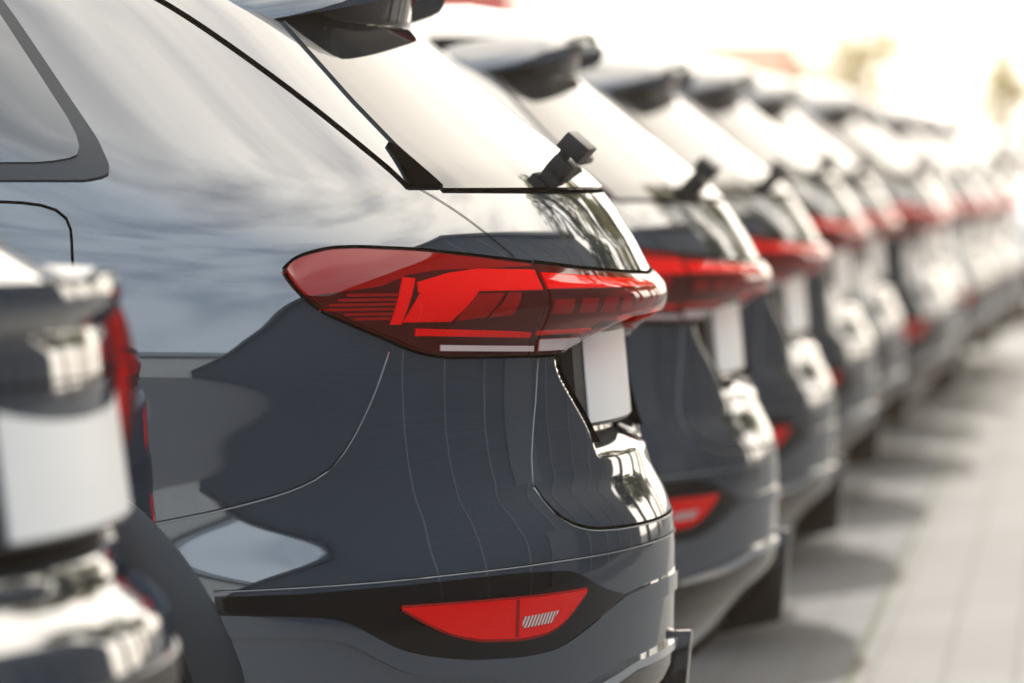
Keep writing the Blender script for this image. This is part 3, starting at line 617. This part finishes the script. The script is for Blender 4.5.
suv0 = make_suv()
GRP = 'grey SUVs parked in a row with their tails to the pavement'
tag(suv0, 'dark grey SUV in sharp focus, filling the middle of the photo', 'car', GRP)
suv0.rotation_euler = (0, 0, CAR_ROT)
labels = ['slightly blurred dark grey SUV parked directly beyond the sharp one', 'blurred grey SUV parked third in the row of grey SUVs, counted from the sharp one', 'blurred grey SUV parked fourth in the row of grey SUVs, counted from the sharp one',
          'blurred grey SUV parked fifth in the row of grey SUVs, counted from the sharp one', 'strongly blurred SUV whose tail sticks out a little past its neighbours, sixth in the row',
          'strongly blurred hazy SUV, fourth from the far end of the row', 'strongly blurred hazy SUV, third from the far end of the row', 'strongly blurred hazy SUV, second from the far end of the row', 'most distant hazy SUV at the far end of the row']
jit = [(.006, -.012, .1), (0., -.006, -.2), (.0, 0, .15), (0, 0, 0), (.12, 0, -.3), (.10, 0, .2), (.20, 0, 0), (.27, 0, 0), (.34, 0, 0)]
for k, lb in enumerate(labels):
    dx, dz, dr = jit[k]
    c = dup(suv0, (dx, 2.69 * (k + 1), 0), CAR_ROT + R(dr), lb, GRP)
    for ch in c.children:                                             # these two sit lower on their springs
        if k < 2 and not ch.name.startswith('wheel.') and ch.name != 'wheel': ch.location.z = -.03

ht = make_hatch(); ht.location = (-.335, -2.9, 0); ht.rotation_euler = (0, 0, CAR_ROT)
tag(ht, 'out of focus hatchback at the left edge with a large blank white number plate', 'car')

# white SUV facing us where the aisle ends
ws = dup(suv0, (.75, 37.0, 0), R(90), 'white blurred SUV facing the camera at the far end of the pavement')
del ws['group']
for ch in ws.children:
    if ch.data and ch.data.materials and ch.data.materials[0] == M['grey']:
        ch.material_slots[0].link = 'OBJECT'; ch.material_slots[0].material = M['white']

# red box truck far behind the row
def make_truck():
    root = empty('box_truck', (-7.6, 44, 0))
    b = MB(); b.box((0, 0, 1.95), (5.2, 2.3, 2.3)); b.build('cargo_box', M['red'], root, bevel=.04)
    b = MB(); b.box((0, 0, .74), (5.3, 2.0, .16)); b.build('chassis', M['black'], root)
    b = MB(); b.box((0, -1.154, .98), (5.1, .012, .22)); b.build('side_skirt_stripe', M['gloss_black'], root)
    c = MB(); c.add([(-2.65, -1.05, .5), (-4.2, -1.05, .5), (-4.25, -1.05, 1.3), (-3.7, -1.0, 2.25), (-2.65, -1.0, 2.3), (-2.65, 1.05, .5), (-4.2, 1.05, .5), (-4.25, 1.05, 1.3), (-3.7, 1.0, 2.25), (-2.65, 1.0, 2.3)],
          [(0, 1, 2, 3, 4), (5, 9, 8, 7, 6), (0, 5, 6, 1), (1, 6, 7, 2), (2, 7, 8, 3), (3, 8, 9, 4), (4, 9, 5, 0)]); c.build('cab', M['red'], root, bevel=.05)
    w = MB(); w.add([(-3.4, -1.06, 1.35), (-4.1, -1.06, 1.35), (-3.72, -1.03, 2.1), (-3.2, -1.03, 2.1)], [(0, 1, 2, 3)]); w.add([(-4.26, -.9, 1.35), (-4.26, .9, 1.35), (-3.80, .85, 2.15), (-3.80, -.85, 2.15)], [(0, 1, 2, 3)]); w.build('cab_window', M['glass'], root)
    for x in (-3.4, 1.4):
        for y in (-.95, .95): wheel(root, x, y, .42, .42, .28)
    return tag(root, 'red box truck showing only its top above the roofs of the grey SUVs', 'truck')
make_truck()

# trees
leafm = [mat('leaf_green', (.10, .13, .03), .6), mat('leaf_yellow', (.17, .15, .03), .6)]
for lm in leafm:                                                  # leaves let light through
    nt = lm.node_tree; b = nt.nodes['Principled BSDF']; o_ = nt.nodes['Material Output']; t_ = nt.nodes.new('ShaderNodeBsdfTranslucent'); t_.inputs[0].default_value = (.34, .30, .05, 1)
    a_ = nt.nodes.new('ShaderNodeMixShader'); a_.inputs[0].default_value = .5; nt.links.new(b.outputs[0], a_.inputs[1]); nt.links.new(t_.outputs[0], a_.inputs[2]); nt.links.new(a_.outputs[0], o_.inputs[0])
bark = mat('bark', (.10, .07, .05), .9, bump=(20, .5))
def tree(x, y, h, w, seed, label, mi=0, n=900):
    rd = random.Random(seed); root = empty('deciduous_tree', (x, y, 0))
    t = MB(); pts = [(0, 0, 0), (.05 * w, 0, h * .25), (0, .04 * w, h * .5), (.03 * w, 0, h * .8)]; t.tube(pts, [.05 * h * .6, .04 * h * .6, .03 * h * .5, .01 * h], 8)
    cl = []
    for k in range(11):
        a = rd.uniform(0, 6.28); rr = rd.uniform(.1, .38) * w; z = rd.uniform(.38, .93) * h; c = Vector((math.cos(a) * rr, math.sin(a) * rr, z)); cl.append((c, rd.uniform(.14, .24) * w))
        t.tube([(0, 0, z * .6), c * .6 + Vector((0, 0, z * .35)), c], [.02 * h * .5, .012 * h * .5, .004 * h], 5)
    t.build('trunk', bark, root)
    cr = MB()
    for k in range(n):
        c, r_ = rd.choice(cl); d = Vector((rd.gauss(0, 1), rd.gauss(0, 1), rd.gauss(0, .8))); d = d.normalized() * r_ * rd.uniform(.5, 1.1); p = c + d
        a = Vector((rd.gauss(0, 1), rd.gauss(0, 1), rd.gauss(0, 1))).normalized(); b = a.orthogonal(); s = .035 * w * rd.uniform(.6, 1.3)
        cr.add([p - a * s, p + b * s * .6, p + a * s, p - b * s * .6], [(0, 1, 2, 3)])
    cr.build('crown', leafm[mi], root, sharp=None)
    return tag(root, label, 'tree')
def atpx(px, depth):
    d = depth; r_ = (px - 512) / F_PX * d
    return CAM.x - math.sin(YAW) * d + math.cos(YAW) * r_, CAM.y + math.cos(YAW) * d + math.sin(YAW) * r_
x, y = atpx(1006, 110); tree(x, y, 4.0, 2.2, 3, 'hazy yellow green tree at the right edge beyond the cars', 1)
x, y = atpx(855, 150); tree(x, y, 5.6, 4.2, 5, 'pale yellow tree in the haze above the far cars', 1)
for k, (tx, ty, th, tw, lb) in enumerate([(6.2, 14.0, 9.8, 4.6, 'unseen green tree added nearest to us on the far side of the aisle, mirrored in the tailgates'), (6.3, 20.2, 10.2, 4.6, 'unseen green tree added second along the far side of the aisle, mirrored in the tailgates'),
                              (6.3, 26.6, 10.4, 4.6, 'unseen green tree added third along the far side of the aisle, mirrored in the tailgates'), (6.4, 33, 10.0, 4.6, 'unseen green tree added farthest along the far side of the aisle, mirrored in the tailgates')]): tree(tx, ty, th, tw, 20 + k, lb, 0, 3000)  # out of view, added for dark reflections on the car tails
# pale house far behind
def house(px, depth, w, h, label):
    x, y = atpx(px, depth); root = empty('pale_house', (x, y, 0), R(-6))
    wl = MB(); wl.box((0, 0, h / 2), (w, 6, h)); wl.build('wall', mat('pale_render', (.62, .56, .5), .9, noise=(2, .08)), root)
    rf = MB(); o = .3; rf.add([(-w / 2 - o, -3 - o, h), (w / 2 + o, -3 - o, h), (w / 2 + o, 3 + o, h), (-w / 2 - o, 3 + o, h), (-w / 2 - o, 0, h + 1.6), (w / 2 + o, 0, h + 1.6)], [(0, 1, 5, 4), (2, 3, 4, 5), (0, 4, 3), (1, 2, 5), (0, 3, 2, 1)]); rf.build('roof', mat('tile_roof', (.35, .16, .10), .8, noise=(4, .2)), root)
    for k in range(3):
        wx = -w / 2 + w * (k + .5) / 3
        wi = MB(); wi.box((wx, -3.02, h * .6), (w * .14, .08, h * .36)); f = wi.build('window', M['white'], root)
        p_ = MB(); p_.box((wx, -3.07, h * .6), (w * .11, .04, h * .31)); p_.build('pane', M['glass'], f)
    return tag(root, label, 'house')
house(722, 130, 3.2, 3.0, 'pale house lost in bright haze above the roofs of the grey SUVs')

# long panelled warehouse beside the aisle: it is what the dark paint mirrors
def warehouse():
    root = empty('warehouse', (11, -6, 0))
    pm = bpy.data.materials.new('corrugated_cladding'); pm.use_nodes = True; nt = pm.node_tree; b = nt.nodes['Principled BSDF']
    tc = nt.nodes.new('ShaderNodeTexCoord'); wv = nt.nodes.new('ShaderNodeTexWave'); wv.bands_direction = 'Z'; wv.inputs['Scale'].default_value = 2.2
    bp = nt.nodes.new('ShaderNodeBump'); bp.inputs['Strength'].default_value = .15; bp.inputs['Distance'].default_value = .03
    mx = nt.nodes.new('ShaderNodeMix'); mx.data_type = 'RGBA'; mx.inputs[6].default_value = (.022, .034, .052, 1); mx.inputs[7].default_value = (.032, .048, .070, 1)
    nt.links.new(tc.outputs['Object'], wv.inputs[0]); nt.links.new(wv.outputs[1], mx.inputs[0]); nt.links.new(mx.outputs[2], b.inputs['Base Color']); nt.links.new(wv.outputs[1], bp.inputs['Height']); nt.links.new(bp.outputs[0], b.inputs['Normal']); b.inputs['Roughness'].default_value = .5
    def prism(y0, y1, h0, h1, depth=7.0, x0=0.):
        m_ = MB(); m_.add([(x0, y0, 0), (x0, y1, 0), (x0, y1, h1), (x0, y0, h0), (depth, y0, 0), (depth, y1, 0), (depth, y1, h1), (depth, y0, h0)],
              [(0, 1, 2, 3), (4, 7, 6, 5), (0, 4, 5, 1), (3, 2, 6, 7), (0, 3, 7, 4), (1, 5, 6, 2)]); return m_
    prism(-2.9, 9.5, 4.2, 9.6).build('wall', pm, root)
    prism(9.51, 26.5, 9.6, 9.6, 7.0, .004).build('wall', pm, root)
    prism(-25, -2.91, .25, 4.12, 6.0, .06).build('reflection_wedge', pm, root)  # unseen wedge added so the mirrored roofline slopes down to the ground
    for y0, y1, h0, h1, x0 in ((-3.1, 9.5, 4.11, 9.6, -.25), (9.5, 26.8, 9.6, 9.6, -.25), (-25.3, -3.1, .21, 4.08, -.2)):
        m_ = MB(); m_.add([(x0, y0, h0 + .003), (x0, y1, h1 + .003), (x0, y1, h1 + .2), (x0, y0, h0 + .2), (7.2, y0, h0 + .003), (7.2, y1, h1 + .003), (7.2, y1, h1 + .2), (7.2, y0, h0 + .2)],
              [(0, 1, 2, 3), (4, 7, 6, 5), (0, 4, 5, 1), (3, 2, 6, 7), (0, 3, 7, 4), (1, 5, 6, 2)]); m_.build('roof', M['clad'], root)
    for k in range(2, 10):
        y = -1.6 + 2.71 * k; h = min(9.5, 4.2 + (y + 2.9) * .435) - .15
        j = MB(); j.box((-.02, y, h / 2), (.05, .045, h)); j.build('joint_cover', M['joint'], root)
    for k in range(1, 2):
        d = MB(); d.box((-.04, 1.1 + 10.84 * k, 1.75), (.12, 2.4, 3.5)); d.build('roller_door', M['door'], root)
    return tag(root, 'dark blue grey panelled warehouse mirrored in the side of the sharp SUV', 'warehouse')
warehouse()
def hall():  # unseen block added to darken the reflection low on the flank
    root = empty('reflection_hall', (-4, -34, 0))
    w = MB(); w.box((0, 0, 1.4), (52, 10, 2.8)); w.build('wall', mat('hall_cladding', (.24, .275, .31), .6, noise=(.6, .12)), root)
    r_ = MB(); r_.add([(-26.4, -5.4, 2.8), (26.4, -5.4, 2.8), (26.4, 5.4, 2.8), (-26.4, 5.4, 2.8), (-26.4, 0, 3.7), (26.4, 0, 3.7)], [(0, 1, 5, 4), (2, 3, 4, 5), (0, 4, 3), (1, 2, 5), (0, 3, 2, 1)]); r_.build('roof', M['clad'], root)
    return tag(root, 'low grey hall added out of view to be mirrored along the flank of the sharp SUV', 'hall')
hall()

# ------------------------------------------------------------------ sky, sun, haze
SUN = Vector((-.10, .72, .69)).normalized()
elev = math.asin(SUN.z); az = math.atan2(SUN.x, SUN.y)
w = bpy.data.worlds.new('World'); scene.world = w; w.use_nodes = True; nt = w.node_tree
bg = nt.nodes['Background']; sky = nt.nodes.new('ShaderNodeTexSky'); sky.sky_type = 'NISHITA'; sky.sun_disc = False
sky.sun_elevation = elev; sky.sun_rotation = az; sky.dust_density = 2.5; sky.air_density = 1.0
tc = nt.nodes.new('ShaderNodeTexCoord'); mp = nt.nodes.new('ShaderNodeMapping'); mp.inputs['Scale'].default_value = (1.2, 1.2, 5.0)
ns = nt.nodes.new('ShaderNodeTexNoise'); ns.inputs['Scale'].default_value = 1.6; ns.inputs['Detail'].default_value = 6; ns.inputs['Roughness'].default_value = .5
cr = nt.nodes.new('ShaderNodeValToRGB'); cr.color_ramp.elements[0].position = .12; cr.color_ramp.elements[1].position = .56
mx = nt.nodes.new('ShaderNodeMix'); mx.data_type = 'RGBA'; mx.inputs[7].default_value = (13.5, 13.3, 13, 1)
L = nt.links.new
# cloud is brighter and warmer towards the sun, greyer and bluer on the far side of the sky
dp = nt.nodes.new('ShaderNodeVectorMath'); dp.operation = 'DOT_PRODUCT'; dp.inputs[1].default_value = Vector((SUN.x + .25, SUN.y, .35)).normalized()
md = nt.nodes.new('ShaderNodeMapRange'); md.inputs[1].default_value = -.1; md.inputs[2].default_value = .9
cm = nt.nodes.new('ShaderNodeMix'); cm.data_type = 'RGBA'; cm.inputs[6].default_value = (7.4, 8.6, 9.9, 1); cm.inputs[7].default_value = (26, 23.9, 20.8, 1)
L(tc.outputs['Generated'], dp.inputs[0]); L(dp.outputs['Value'], md.inputs[0]); L(md.outputs[0], cm.inputs[0]); L(cm.outputs[2], mx.inputs[7])
L(tc.outputs['Generated'], mp.inputs[0]); L(mp.outputs[0], ns.inputs['Vector']); L(ns.outputs['Fac'], cr.inputs[0]); L(cr.outputs[0], mx.inputs[0]); L(sky.outputs[0], mx.inputs[6]); L(mx.outputs[2], bg.inputs[0])
bg.inputs[1].default_value = .10
sl = bpy.data.lights.new('Sun', 'SUN'); sl.energy = 2.4; sl.angle = R(.6); sl.color = (1., .94, .86)
so = bpy.data.objects.new('Sun', sl); COL.objects.link(so); so.rotation_euler = (-SUN).to_track_quat('-Z', 'Y').to_euler()

HAZE = True
if HAZE:
    hz = MB(); hz.box((0, 70, 4.3), (60, 210, 10.6))
    hm = bpy.data.materials.new('haze_air'); hm.use_nodes = True; hn = hm.node_tree; hn.nodes.clear()
    o_ = hn.nodes.new('ShaderNodeOutputMaterial'); v = hn.nodes.new('ShaderNodeVolumePrincipled'); v.inputs['Color'].default_value = (1., .78, .54, 1); v.inputs['Density'].default_value = .0011; v.inputs['Anisotropy'].default_value = .55
    hn.links.new(v.outputs[0], o_.inputs['Volume'])
    ho = hz.build('haze', hm); tag(ho, kind='stuff')

# ------------------------------------------------------------------ camera
cd = bpy.data.cameras.new('Camera'); co = bpy.data.objects.new('Camera', cd); COL.objects.link(co); scene.camera = co
co.location = CAM; co.rotation_euler = (HP, 0, YAW)
cd.sensor_width = 36; cd.lens = F_PX / 1024 * 36; cd.shift_y = -(341.5 - HORIZON) / 1024
cd.clip_end = 2000; cd.dof.use_dof = True; cd.dof.focus_distance = 7.35; cd.dof.aperture_fstop = 3.4; cd.dof.aperture_blades = 0
scene.view_settings.view_transform = 'Standard'; scene.view_settings.look = 'None'; scene.view_settings.gamma = 1; scene.view_settings.exposure = .8
scene.cycles.use_denoising = True
scene.cycles.max_bounces = 8; scene.cycles.transparent_max_bounces = 12; scene.cycles.volume_bounces = 1
scene.cycles.sample_clamp_indirect = 8
